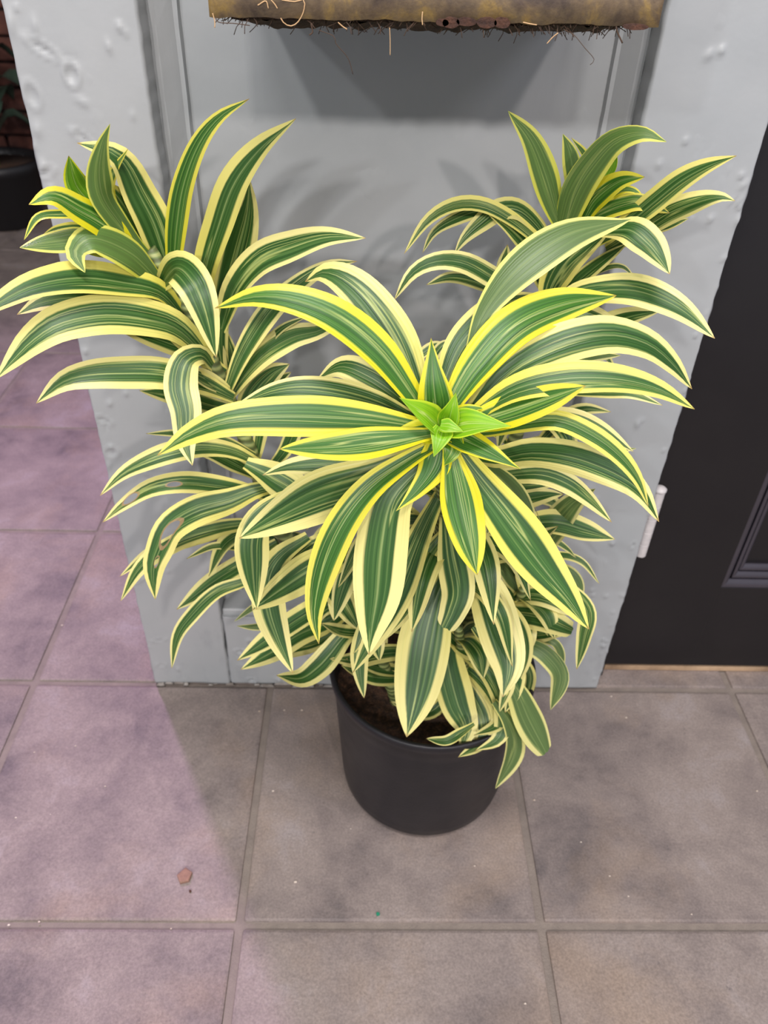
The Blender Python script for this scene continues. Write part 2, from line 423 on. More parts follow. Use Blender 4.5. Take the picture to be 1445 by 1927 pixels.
for (x, y) in [(1115, 1120), (1140, 1122), (1395, 330), (1290, 265), (1240, 310), (1155, 530), (1165, 540)]:
    p = at_y(x, y, 1.0); dr.append((p.x, p.z, .009, .008, 0, .006, False))
db = []
for i in range(50):
    x = -0.16+1.22*rd.random(); z = 0.02+0.42*rd.random(); s_ = 0.006+0.012*rd.random()
    db.append((x, z, s_*(1+1.5*rd.random()), s_, rd.random()*3, 0.004+0.007*rd.random(), rd.random() < 0.4))
XI, XJ = -0.170, 1.082     # inner edges of the two stiles
ZR = 0.405                 # top of the bottom rail
grid_face('stile', XL, XI, 0.006, 3.0, 1.0, PAINT, dl, wall, 60, 330)
grid_face('stile', XJ, XR, 0.006, 3.0, 1.0, PAINT, dr, wall, 60, 330)
grid_face('rail', XI, XJ, 0.006, ZR, 1.004, PAINT, db, wall, 150, 60)
for a, b in (((XL, 1.0, 3.0), (XI, 1.3, TOP)), ((XJ, 1.0, 3.0), (XR, 1.3, TOP))):
    o = box('stile', a, b, PAINT); parent_keep(o, wall)
D1, D2 = 1.085, 1.150      # stile side depth, panel depth
pn = []
vs, fs = [], []
nx, nz = 90, 120
for j in range(nz+1):
    for i in range(nx+1):
        x = XI+(XJ-XI)*i/nx; z = ZR-0.02+(3.6-ZR)*j/nz
        vs.append((x, D2-0.006*noise.noise(Vector((x*2.5, z*2.0, 8)))-0.002*noise.noise(Vector((x*11, z*11, 8))), z))
for j in range(nz):
    for i in range(nx):
        a = j*(nx+1)+i; fs.append((a, a+1, a+nx+2, a+nx+1))
b0 = len(vs); vs += [(XI, 1.29, ZR-.02), (XJ, 1.29, ZR-.02), (XJ, 1.29, 3.58), (XI, 1.29, 3.58)]; fs.append((b0+3, b0+2, b0+1, b0))
o = from_data('panel', vs, fs, PAINT); parent_keep(o, wall)
o = box('panel', (XI, D2, 3.57), (XJ, 1.29, TOP), PAINT); parent_keep(o, wall)
def molding(x0, sgn, z0, z1):
    prof = [(0, D1), (0.008, D1-0.006), (0.018, D1), (0.055, D2-0.022), (0.066, D2-0.020), (0.072, D2+0.01), (0, D2+0.05)]
    vs, fs = [], []
    n = 40
    for j in range(n+1):
        z = z0+(z1-z0)*j/n
        for k_, (dx, y) in enumerate(prof):
            wob = 0.003*noise.noise(Vector((k_, z*9, sgn)))
            vs.append((x0+sgn*(dx+wob), y, z))
    q = len(prof)
    for j in range(n):
        for k_ in range(q):
            a, b = j*q+k_, j*q+(k_+1) % q
            fs.append((a, b, b+q, a+q) if sgn > 0 else (b, a, a+q, b+q))
    o = from_data('molding', vs, fs, PAINT, smooth=False); parent_keep(o, wall)
molding(XI, 1, ZR, 3.6); molding(XJ, -1, ZR, 3.6)
o = box('molding', (XI, 1.02, ZR-0.012), (XJ, D2+.01, ZR+0.028), PAINT, None, 0.012, 3); parent_keep(o, wall)
# crumbling filler along the foot of the woodwork
vs, fs = [], []
rr = random.Random(11)
x = XL+0.01
while x < XR-0.02:
    w_ = 0.02+0.07*rr.random()**2; hgt = 0.002+0.009*rr.random(); d_ = 0.006+0.014*rr.random()
    if rr.random() < 0.55:
        o0 = len(vs)
        for (a, b, c_) in [(0, 0, 0), (w_, 0, 0), (w_, d_, 0), (0, d_, 0), (w_*.15, d_*.3, hgt), (w_*.8, d_*.25, hgt*.8), (w_*.85, d_, hgt*1.1), (w_*.1, d_, hgt)]:
            vs.append((x+a, 1.005-d_+b, 0.0005+c_))
        fs += [tuple(o0+i for i in f) for f in ((0, 3, 2, 1), (4, 5, 6, 7), (0, 1, 5, 4), (1, 2, 6, 5), (2, 3, 7, 6), (3, 0, 4, 7))]
    x += w_*0.95
o = from_data('filler_crumbs', vs, fs, mat_plain('filler', lin(104, 94, 86), 0.95, lin(160, 154, 148), 60, 0.6)); parent_keep(o, wall)
o['kind'] = 'stuff'

# ------------------------------------------------------------------ black door at the right
DX = 1.452
door = empty('door_1', (DX, 1.16, 0), kind='structure')
def dbox(name, a, b, mat, bev=0.0):
    o = box(name, a, b, mat, None, bev); parent_keep(o, door); return o
P0 = at_y(1357, 1106, 1.10)       # lower left corner of the door's raised moulding
PX, PZ = P0.x, P0.z
dbox('door_stile', (DX, 1.10, 0.045), (PX, 1.24, 7.0), BLACKDOOR, 0.004)
dbox('door_stile', (DX+2.2, 1.10, 0.045), (DX+2.2+(PX-DX), 1.24, 7.0), BLACKDOOR, 0.004)
dbox('door_rail', (PX-.002, 1.10, 0.045), (DX+2.202, 1.24, PZ), BLACKDOOR, 0.003)
dbox('door_rail', (PX-.002, 1.10, 6.3), (DX+2.202, 1.24, 7.0), BLACKDOOR, 0.003)
dbox('door_panel', (PX-.002, 1.165, PZ-.02), (DX+2.202, 1.22, 6.32), BLACKDOOR)
DMOLD = mat_plain('door_paint_highlight', lin(48, 45, 52), 0.16, lin(56, 52, 60), 20, 0.05, spec=0.8)  # glossy black door paint, lightened towards lavender: moulding highlight put into the colour
for kk, (o0, y0) in enumerate(((0.0, 1.104), (0.036, 1.122), (0.062, 1.140))):
    x0, x1, z0, z1 = PX+o0*1.1, DX+2.2-o0, PZ+o0, 6.3-o0
    t_ = 0.030 if kk == 0 else 0.022
    def stick(name, a, b, ax):
        a, b = Vector(a), Vector(b); vs = []; fs = []
        n = 6
        for e, c_ in enumerate((a, b)):
            for q in range(n+1):
                w_ = math.pi/2*q/n
                d1, d2 = t_*math.sin(w_), t_*0.7*(1-math.cos(w_))
                mit = d1 if e == 0 else -d1
                if ax == 'x': vs.append((c_.x+mit, c_.y+d2, c_.z+d1))
                elif ax == 'X': vs.append((c_.x+mit, c_.y+d2, c_.z-d1))
                elif ax == 'z': vs.append((c_.x+d1, c_.y+d2, c_.z+mit))
                else: vs.append((c_.x-d1, c_.y+d2, c_.z+mit))
            vs.append((c_.x, c_.y+0.08, c_.z))
        m_ = n+2
        for q in range(m_): fs.append((q, (q+1) % m_, m_+(q+1) % m_, m_+q))
        o = from_data(name, vs, fs, DMOLD, smooth=False)
        bm = bmesh.new(); bm.from_mesh(o.data); bmesh.ops.recalc_face_normals(bm, faces=bm.faces); bm.to_mesh(o.data); bm.free()
        parent_keep(o, door)
    stick('door_moulding', (x0, y0, z0), (x1, y0, z0), 'x'); stick('door_moulding', (x0, y0, z1), (x1, y0, z1), 'X')
    stick('door_moulding', (x0, y0, z0), (x0, y0, z1), 'z'); stick('door_moulding', (x1, y0, z0), (x1, y0, z1), 'Z')
def hinge(z0, z1):
    h = None
    n = 5; X, Y = 1.441, 1.045
    hz = (z1-z0)/n
    for i in range(n):
        prof = [(0.0, z0+i*hz), (0.0195, z0+i*hz+0.0004), (0.0205, z0+i*hz+0.002), (0.0205, z0+(i+1)*hz-0.002), (0.0195, z0+(i+1)*hz-0.0004), (0.0, z0+(i+1)*hz)]
        o = lathe('hinge_knuckle', prof, X, Y, HINGE, None, 36, False); o.data.polygons.foreach_set('use_smooth', [False]*len(o.data.polygons)); parent_keep(o, door)
    o = lathe('hinge_pin', [(0.0, z1), (0.020, z1), (0.0235, z1+0.004), (0.0235, z1+0.012), (0.015, z1+0.018), (0.0, z1+0.020)], X, Y, HINGE, None, 20, False); parent_keep(o, door)
    o = box('hinge_leaf', (1.420, 1.045, z0), (1.452, 1.11, z1), BLACKDOOR); parent_keep(o, door)
hinge(0.735, 1.035); hinge(4.9, 5.2)
jamb = box('trim_1', (XR-0.002, 1.07, 0.006), (DX-0.004, 1.30, 7.1), BLACKDOOR); tag(jamb, kind='structure')
thr = box('trim_2', (XR+.005, 1.12, -0.01), (DX+2.9, 1.30, 0.018), DARKGAP, None, 0.004); tag(thr, kind='structure')
strip = box('trim_3', (XR+.005, 1.105, 0.002), (DX+2.9, 1.121, 0.030), mat_plain('pale_strip', lin(100, 78, 58), 0.8, lin(190, 160, 128), 16, 0.3), None, 0.004); tag(strip, kind='structure')
wr = box('wall_right', (DX+2.9, 1.0, 0.0), (5.0, 1.3, TOP), PAINT); tag(wr, kind='structure')

# ------------------------------------------------------------------ far background at the left: brick wall and a dark potted plant
bw = box('wall_far', (-7.0, 7.46, -0.02), (-0.6, 7.8, 9.0), MORTAR); tag(bw, kind='structure')
bmsh = []
for q in range(3):
    bm = bmesh.new(); add_box(bm, (0, 0, 0), (0.64, 0.2, 0.19), 0.014, 1)
    for v_ in bm.verts: v_.co += Vector([0.006*S*noise.noise(v_.co*40+Vector((q, i_, 3))) for i_ in range(3)])
    me = bpy.data.meshes.new('brick'); bm.to_mesh(me); bm.free(); me.materials.append(BRICK); bmsh.append(me)
nb = 0
for j in range(14):
    for i in range(7):
        o = bpy.data.objects.new('brick', bmsh[(i+j*2) % 3]); col.objects.link(o)
        o.parent = bw; o.location = ((-6.6+i*0.67+(0.33 if j % 2 else 0))*S, (7.40-0.012*((i*5+j*3) % 3))*S, (0.02+j*0.215)*S)
        nb += 1
BX, BY = -3.16, 6.75
bp = empty('potted_plant', (BX, BY, 0), 'dark background plant in a black tub before the brick wall', 'plant')
o = lathe('pot', [(0.0, 0.002), (0.28, 0.002), (0.30, 0.02), (0.40, 0.50), (0.43, 0.52), (0.43, 0.60), (0.39, 0.60), (0.38, 0.54)], BX, BY, BLACKPLASTIC, None, 32, False); parent_keep(o, bp)
o = lathe('soil', [(0.0, 0.54), (0.385, 0.54), (0.38, 0.51), (0.0, 0.51)], BX, BY, SOIL, None, 24, False); parent_keep(o, bp)
vs, fs = tube([(BX, BY, 0.52), (BX+.02, BY, 1.1), (BX+.06, BY, 1.5)], [0.05, 0.04, 0.02], 8)
o = from_data('stem', vs, fs, STEM); parent_keep(o, bp)
for q in range(9):
    a = q*2.4+0.4; L = 0.42+0.12*((q*3) % 4)/3; zb = 0.70+0.07*q
    P = [Vector((BX+.03, BY, zb)), Vector((BX+.03+L*.5*math.cos(a), BY+L*.5*math.sin(a), zb+.25)), Vector((BX+.03+L*math.cos(a), BY+L*math.sin(a), zb+.10))]
    pts, _ = resample(P, 9); vs, fs = [], []
    for i, p in enumerate(pts):
        t_ = i/8; wv_ = 0.15*math.sin(math.pi*min(t_*1.02, 1))**0.8+0.006
        sd = Vector((-math.sin(a), math.cos(a), 0))
        for s_ in (-1, -.5, 0, .5, 1): vs.append(p+sd*wv_*s_+Vector((0, 0, 0.04*abs(s_))))
    for i in range(8):
        for s_ in range(4): fs.append((i*5+s_, i*5+s_+1, i*5+s_+6, i*5+s_+5))
    o = from_data('leaf', vs, fs, DARKLEAF); parent_keep(o, bp)

cl = box('shade_ceiling', (-7.0, 1.31, 6.6), (-0.5, 7.8, 6.8), MORTAR); tag(cl, kind='structure')  # unseen slab, added to keep ambient light off the back area
wl = box('shade_wall_left', (-7.2, 1.31, -0.02), (-7.0, 7.8, 6.8), MORTAR); tag(wl, kind='structure')  # unseen side, added with the slab above to darken the back

# ------------------------------------------------------------------ wall planter above the plant
PLX0, PLX1, PLY0, PLY1 = 0.085, 0.945, 0.50, 1.135
pb = at_y(400, 32, PLY0).z
pr_ = at_y(1238, 50, PLY0).z
PLZ = (pb+pr_)/2; PLT = PLZ+0.62
planter = empty('wall_planter', ((PLX0+PLX1)/2, PLY1, PLZ), 'mottled rusty trough planter with hairy coir hanging on the grey wall panel', 'planter')
plx0 = at_y(393, 20, PLY0).x; plx1 = at_y(1243, 30, PLY0).x
def plank(name, a, b, n=80):
    vs, fs = [], []
    a, b = Vector(a), Vector(b); nzz = 14
    for side in (0, 1):
        for j in range(nzz+1):
            for i in range(n+1):
                x = a.x+(b.x-a.x)*i/n; z = a.z+(b.z-a.z)*j/nzz
                if j == 0: z += 0.004*noise.noise(Vector((x*14, 3, 1)))+0.003*noise.noise(Vector((x*45, 3, 1)))
                y = (a.y if side == 0 else b.y) + (0.006*noise.noise(Vector((x*7, z*7, 2))) if side == 0 else 0)
                z2 = z + (pr_-pb)*((x-(plx0+plx1)/2)/(plx1-plx0))
                vs.append((x, y, z2))
    st = n+1; Q = (nzz+1)*st
    for j in range(nzz):
        for i in range(n):
            c_ = j*st+i; fs.append((c_, c_+1, c_+st+1, c_+st)); fs.append((Q+c_, Q+c_+st, Q+c_+st+1, Q+c_+1))
    for i in range(n):
        fs.append((i, Q+i, Q+i+1, i+1)); c_ = nzz*st+i; fs.append((c_, c_+1, Q+c_+1, Q+c_))
    for j in range(nzz):
        c_ = j*st; fs.append((c_, c_+st, Q+c_+st, Q+c_)); c_ += n; fs.append((c_, Q+c_, Q+c_+st, c_+st))
    o = from_data(name, vs, fs, RUST); parent_keep(o, planter); return o
plank('front_plate', (plx0, PLY0, PLZ), (plx1, PLY0+0.03, PLT))
sk = (pr_-pb)/2
for x0, x1, s_ in ((plx0, plx0+0.03, -1), (plx1-0.03, plx1, 1)):
    o = box('side_plate', (x0, PLY0+0.028, PLZ+s_*sk+.004), (x1, PLY1, PLT), RUST, None, 0.006); parent_keep(o, planter)
o = box('back_plate', (plx0+.02, PLY1-.03, PLZ+.01), (plx1-.02, PLY1, PLT), RUST); parent_keep(o, planter)
# coir mat that bulges out below the plates
vs, fs = [], []
nx, ny = 90, 26
x0, x1, y0, y1 = plx0+0.035, plx1-0.05, PLY0+0.03, PLY1-0.04
for j in range(ny+1):
    for i in range(nx+1):
        fx, fy = i/nx, j/ny; x = x0+(x1-x0)*fx; y = y0+(y1-y0)*fy
        sl = (pr_-pb)*((x-(plx0+plx1)/2)/(plx1-plx0))
        edge = min(fx, 1-fx, fy*.7, (1-fy)*.7)*12
        z = PLZ+sl-0.004-0.017*min(edge*1.6, 1)-0.007*noise.noise(Vector((x*13, y*13, 4)))-0.006*noise.noise(Vector((x*60, y*60, 4)))
        vs.append((x, y, z))
for j in range(ny):
    for i in range(nx):
        a = j*(nx+1)+i; fs.append((a, a+nx+1, a+nx+2, a+1))
b0 = len(vs); vs += [(x0, y0, PLT-.06), (x1, y0, PLT-.06), (x1, y1, PLT-.06), (x0, y1, PLT-.06)]
fs.append((b0, b0+1, b0+2, b0+3))
N = nx+1
for (c0_, c1_, k0, k1) in ((0, nx, 0, 1), (nx, ny*N+nx, 1, 2), (ny*N+nx, ny*N, 2, 3), (ny*N, 0, 3, 0)):
    fs.append((c0_, c1_, b0+k1, b0+k0))
o = from_data('coir_liner', vs, fs, COIR); parent_keep(o, planter)
o = box('soil', (plx0+.03, PLY0+.03, PLT-.10), (plx1-.03, PLY1-.03, PLT-.05), SOIL); parent_keep(o, planter)
vs, fs = [], []; vd, fd = [], []
rf = random.Random(21)
for q in range(800):
    x = x0-0.02+(x1-x0+0.03)*rf.random(); y = PLY0+0.01+0.4*rf.random()**2
    z = PLZ+0.004+(pr_-pb)*((x-(plx0+plx1)/2)/(plx1-plx0))
    L = 0.012+0.035*rf.random()**2; a = rf.random()*6.28
    p = Vector((x, y, z)); pts = [p]; d = Vector((math.cos(a)*.9, math.sin(a)*.5-.15, -0.5)).normalized()
    for s_ in range(3):
        p = p+d*L/3; d = (d+Vector((rf.uniform(-.5, .5), rf.uniform(-.3, .3), rf.uniform(-.5, .2)))).normalized(); pts.append(p)
    tube(pts, 0.0009, 3, vd, fd)
o = from_data('coir_fringe', vd, fd, STRANDDARK); parent_keep(o, planter); o['kind'] = 'stuff'
def strand(name, pxs, Y=0.495, r=0.0010, mat=STRAND):
    P = [at_y(x, y, Y) for x, y in pxs]; pts, _ = resample(P, 16); vs, fs = tube(pts, r, 5)
    o = from_data(name, vs, fs, mat); parent_keep(o, planter)
strand('fibre', [(530, 0), (555, 3), (572, 0), (571, 22), (560, 42), (547, 49), (535, 44), (528, 34)])
strand('fibre', [(485, 10), (500, 2), (505, 16)]); strand('fibre', [(510, 0), (517, 8), (522, 16)])
strand('fibre', [(400, 25), (404, 40), (404, 52)]); strand('fibre', [(636, 42), (645, 50), (653, 55)])
strand('fibre', [(795, 22), (794, 35), (795, 47)]); strand('fibre', [(733, 52), (734, 76), (734, 104)], r=0.0007)
strand('fibre', [(984, 42), (998, 45), (1010, 47)]); strand('fibre', [(1050, 62), (1040, 70), (1029, 82)], r=.001)
strand('fibre', [(1159, 50), (1162, 62), (1171, 81)], r=.0016, mat=STRANDDARK)
strand('fibre', [(600, 57), (628, 68), (632, 82), (655, 110), (664, 140)], r=.0007, mat=STRANDDARK)
strand('fibre', [(405, 32), (412, 42), (440, 44), (470, 48)], r=.0008, mat=STRANDDARK)
strand('fibre', [(585, 45), (588, 60), (582, 66)], r=.0014, mat=STRANDDARK)
strand('fibre', [(1060, 55), (1080, 66), (1100, 90), (1118, 112), (1110, 122)], r=.0006, mat=STRANDDARK)
for (x, y, a_, b_) in [(848, 42, .016, .009), (877, 40, .019, .007), (915, 42, .019, .009), (944, 42, .015, .009), (1195, 50, .024, .005), (832, 42, .012, .006)]:
    c_ = at_y(x, y, PLY0); vs = []; n = 14
    for yy in (PLY0-0.007, PLY0+0.006):
        for q in range(n):
            w_ = 2*math.pi*q/n; rr_ = 1+0.12*noise.noise(Vector((math.cos(w_)*2, math.sin(w_)*2, x)))
            vs.append((c_.x+a_*rr_*math.cos(w_), yy, c_.z+b_*rr_*math.sin(w_)))
    fs = [tuple(range(n))[::-1], tuple(n+q for q in range(n))]+[(q, (q+1) % n, n+(q+1) % n, n+q) for q in range(n)]
    o = from_data('rust_flake', vs, fs, RUSTDARK, smooth=False)
    bm = bmesh.new(); bm.from_mesh(o.data); bmesh.ops.recalc_face_normals(bm, faces=bm.faces); bm.to_mesh(o.data); bm.free()
    parent_keep(o, planter)

# ------------------------------------------------------------------ the potted dracaena
PCX, PCY, PR0, PR1, PH = 0.630, 0.605, 0.302, 0.352, 0.622
plant = empty('potted_plant', (PCX, PCY, 0), 'tall yellow and green striped leafy plant in a black nursery pot on the tiles', 'plant')
prof = [(0.0, 0.004), (PR0-0.05, 0.004), (PR0-0.035, 0.001), (PR0-0.012, 0.006), (PR0, 0.028), (PR0+0.006, 0.07)]
for q in range(1, 9): prof.append((PR0+0.006+(PR1-0.012-PR0-0.006)*q/8, 0.07+(PH-0.05-0.07)*q/8))
prof += [(PR1-0.006, PH-0.045), (PR1, PH-0.036), (PR1+0.003, PH-0.012), (PR1, PH-0.003), (PR1-0.006, PH), (PR1-0.014, PH-0.004), (PR1-0.018, PH-0.03), (PR1-0.03, PH-0.13), (PR1-.04, PH-.2)]
o = lathe('pot', prof, PCX, PCY, POT, None, 96, False); parent_keep(o, plant)
vs, fs = [(PCX, PCY, PH-0.115)], []
NR, NA = 40, 96; RS = PR1-0.026
for j in range(1, NR+1):
    for i in range(NA):
        r = RS*j/NR; a = 2*math.pi*i/NA; x, y = PCX+r*math.cos(a), PCY+r*math.sin(a)
        z = PH-0.115+0.022*noise.noise(Vector((x*7, y*7, 1)))+0.016*noise.noise(Vector((x*26, y*26, 2)))+0.010*noise.noise(Vector((x*70, y*70, 3)))
        vs.append((x, y, z))
for i in range(NA): fs.append((0, 1+i, 1+(i+1) % NA))
for j in range(NR-1):
    for i in range(NA):
        a, b = 1+j*NA+i, 1+j*NA+(i+1) % NA; fs.append((a, a+NA, b+NA, b))
o = from_data('soil', vs, fs, SOIL); parent_keep(o, plant)

def stem(pts, r0, r1):
    P, L = resample([Vector(p) for p in pts], 40)
    rad = [(r0+(r1-r0)*i/39)*(1+0.10*math.sin(i*2.6)) for i in range(40)]
    vs, fs = tube(P, rad, 12); o = from_data('stem', vs, fs, STEM); parent_keep(o, plant); return P
def wp(x, y, Y): return tuple(at_y(x, y, Y))
ST = {}
ST['C'] = stem([(0.62, 0.62, 0.47), (0.62, 0.50, 1.0), (0.59, 0.37, 1.42), wp(835, 806, 0.16)], 0.030, 0.017)
ST['L'] = stem([(0.52, 0.66, 0.47), (0.33, 0.68, 0.85), wp(528, 1000, .68), wp(478, 868, .70), wp(408, 700, .73), wp(335, 550, .76), wp(280, 470, .76)], 0.030, 0.018)
ST['R'] = stem([(0.74, 0.70, 0.47), (0.78, 0.76, 1.0), wp(1020, 660, .76), wp(1070, 470, .76), wp(1112, 390, .76)], 0.028, 0.016)
ST['A'] = stem([(0.70, 0.50, 0.47), (0.71, 0.46, 0.75), wp(862, 1180, .42)], 0.022, 0.014)
ST['B'] = stem([(0.52, 0.52, 0.47), (0.44, 0.48, 0.80), wp(640, 1075, .45)], 0.022, 0.014)
ST['D'] = stem([(0.78, 0.58, 0.47), (0.86, 0.56, 0.80), wp(985, 1105, .55)], 0.022, 0.014)

NL = 26; NXS = 9
_cnt = [0]
def build_leaf(P3, wpx=None, wworld=None, tone=0.4, under=False, cut=1.0, edge=None, mat=None, mixc=0.55, blunt=False, tri=False, narrow=False):
    _cnt[0] += 1; idx = _cnt[0]
    rr = random.Random(idx*17+5)
    pts, L = resample(P3, NL)
    prof = []
    for i in range(NL):
        v = i/(NL-1)*cut
        if tri:
            w = (0.70+0.30*math.sin(math.pi/2*min(v/.30, 1))) if v < .30 else max(1-((v-.30)/.70)**1.25, 0)**1.08
        elif narrow:
            w = (0.10+0.90*math.sin(math.pi/2*min(v/.60, 1))**2.4) if v < .60 else max(1-((v-.60)/.40)**2.1, 0)**0.95
        else:
            w = (0.36+0.64*math.sin(math.pi/2*min(v/.50, 1))**1.15) if v < .50 else max(1-((v-.50)/.50)**2.0, 0)**0.92
        w *= 1+0.03*math.sin(v*11+idx)
        prof.append(max(w, 0.012))
    # blade frame
    sides, norms, scl = [], [], []
    prev = None
    for i, p in enumerate(pts):
        t = (pts[min(i+1, NL-1)]-pts[max(i-1, 0)]).normalized()
        tc = (CAM-p).normalized()
        Nn = (Vector((0, 0, 1))*(1-mixc)+tc*mixc).normalized()
        s_ = t.cross(Nn)
        if s_.length < 0.25 and prev is not None: s_ = prev.copy()
        s_.normalize()
        if prev is not None:
            if s_.dot(prev) < 0: s_ = -s_
            s_ = prev.lerp(s_, 0.6); s_ = (s_-t*s_.dot(t)).normalized()
        prev = s_; n_ = s_.cross(t).normalized()
        if n_.dot(tc) < 0 and i == 0: pass
        sides.append(s_); norms.append(n_)
        if wpx:
            vis = (s_-tc*s_.dot(tc)).length; sc_ = FPX/((p-CAM).dot(FW))
            scl.append(wpx/2/sc_/max(vis, 0.62))
    half = wworld/2 if wworld else sum(scl[NL//4:3*NL//4])/(len(scl[NL//4:3*NL//4]))
    flip = sum(norms[i].dot((CAM-pts[i]).normalized()) for i in range(NL)) < 0
    vs, uvs = [], []
    keel = 0.22 if tone < 1.2 else 0.30
    wave_p = rr.random()*6; wave_a = 0.05*rr.random()
    hh = half*0.16
    for i, p in enumerate(pts):
        w = half*prof[i]; v = i/(NL-1)*cut
        n_ = -norms[i] if flip else norms[i]
        if under: n_ = -n_
        for k_ in range(NXS):
            u = -1+2*k_/(NXS-1)
            # channelled: edges lifted towards upper face, stronger at the base; arched slightly mid-leaf
            kk = keel*(1.6-1.1*min(v*2, 1))
            d = w*(kk*(abs(u)**1.5)-kk*0.4) + w*wave_a*math.sin(v*9+wave_p+u*1.5)
            if blunt and i == NL-1: p2 = p+(pts[-1]-pts[-2])*(0.6*rr.random()-0.5*abs(u))
            else: p2 = p
            vs.append(p2+sides[i]*w*u+n_*d); uvs.append(((u+1)/2, v))
    fs = []
    rev = (not flip) if not under else flip
    for i in range(NL-1):
        for k_ in range(NXS-1):
            a = i*NXS+k_
            f = (a, a+1, a+NXS+1, a+NXS)
            fs.append(f)
    me = bpy.data.meshes.new('leaf'); me.from_pydata([tuple(v*S) for v in vs], [], fs); me.update()
    # make the mesh's front side the leaf's upper side
    pm = me.polygons[len(me.polygons)//2]
    mid = NL//2; want = (-norms[mid] if flip else norms[mid]);  want = -want if under else want
    if pm.normal.dot(want) < 0: me.flip_normals()
    ul = me.uv_layers.new(name='UVMap')
    for lp in me.loops: ul.data[lp.index].uv = uvs[lp.vertex_index]
    ev = edge if edge is not None else ((0.72 if under else 0.55)+0.15*rr.random())
    for nm, val in (('tone', tone), ('seed', rr.random()), ('edge', ev if tone < 1.2 else 0.90)):
        a = me.attributes.new(nm, 'FLOAT', 'POINT'); a.data.foreach_set('value', [val]*len(me.vertices))
    o = link('leaf', me, mat or LEAF)
    parent_keep(o, plant)
    return o

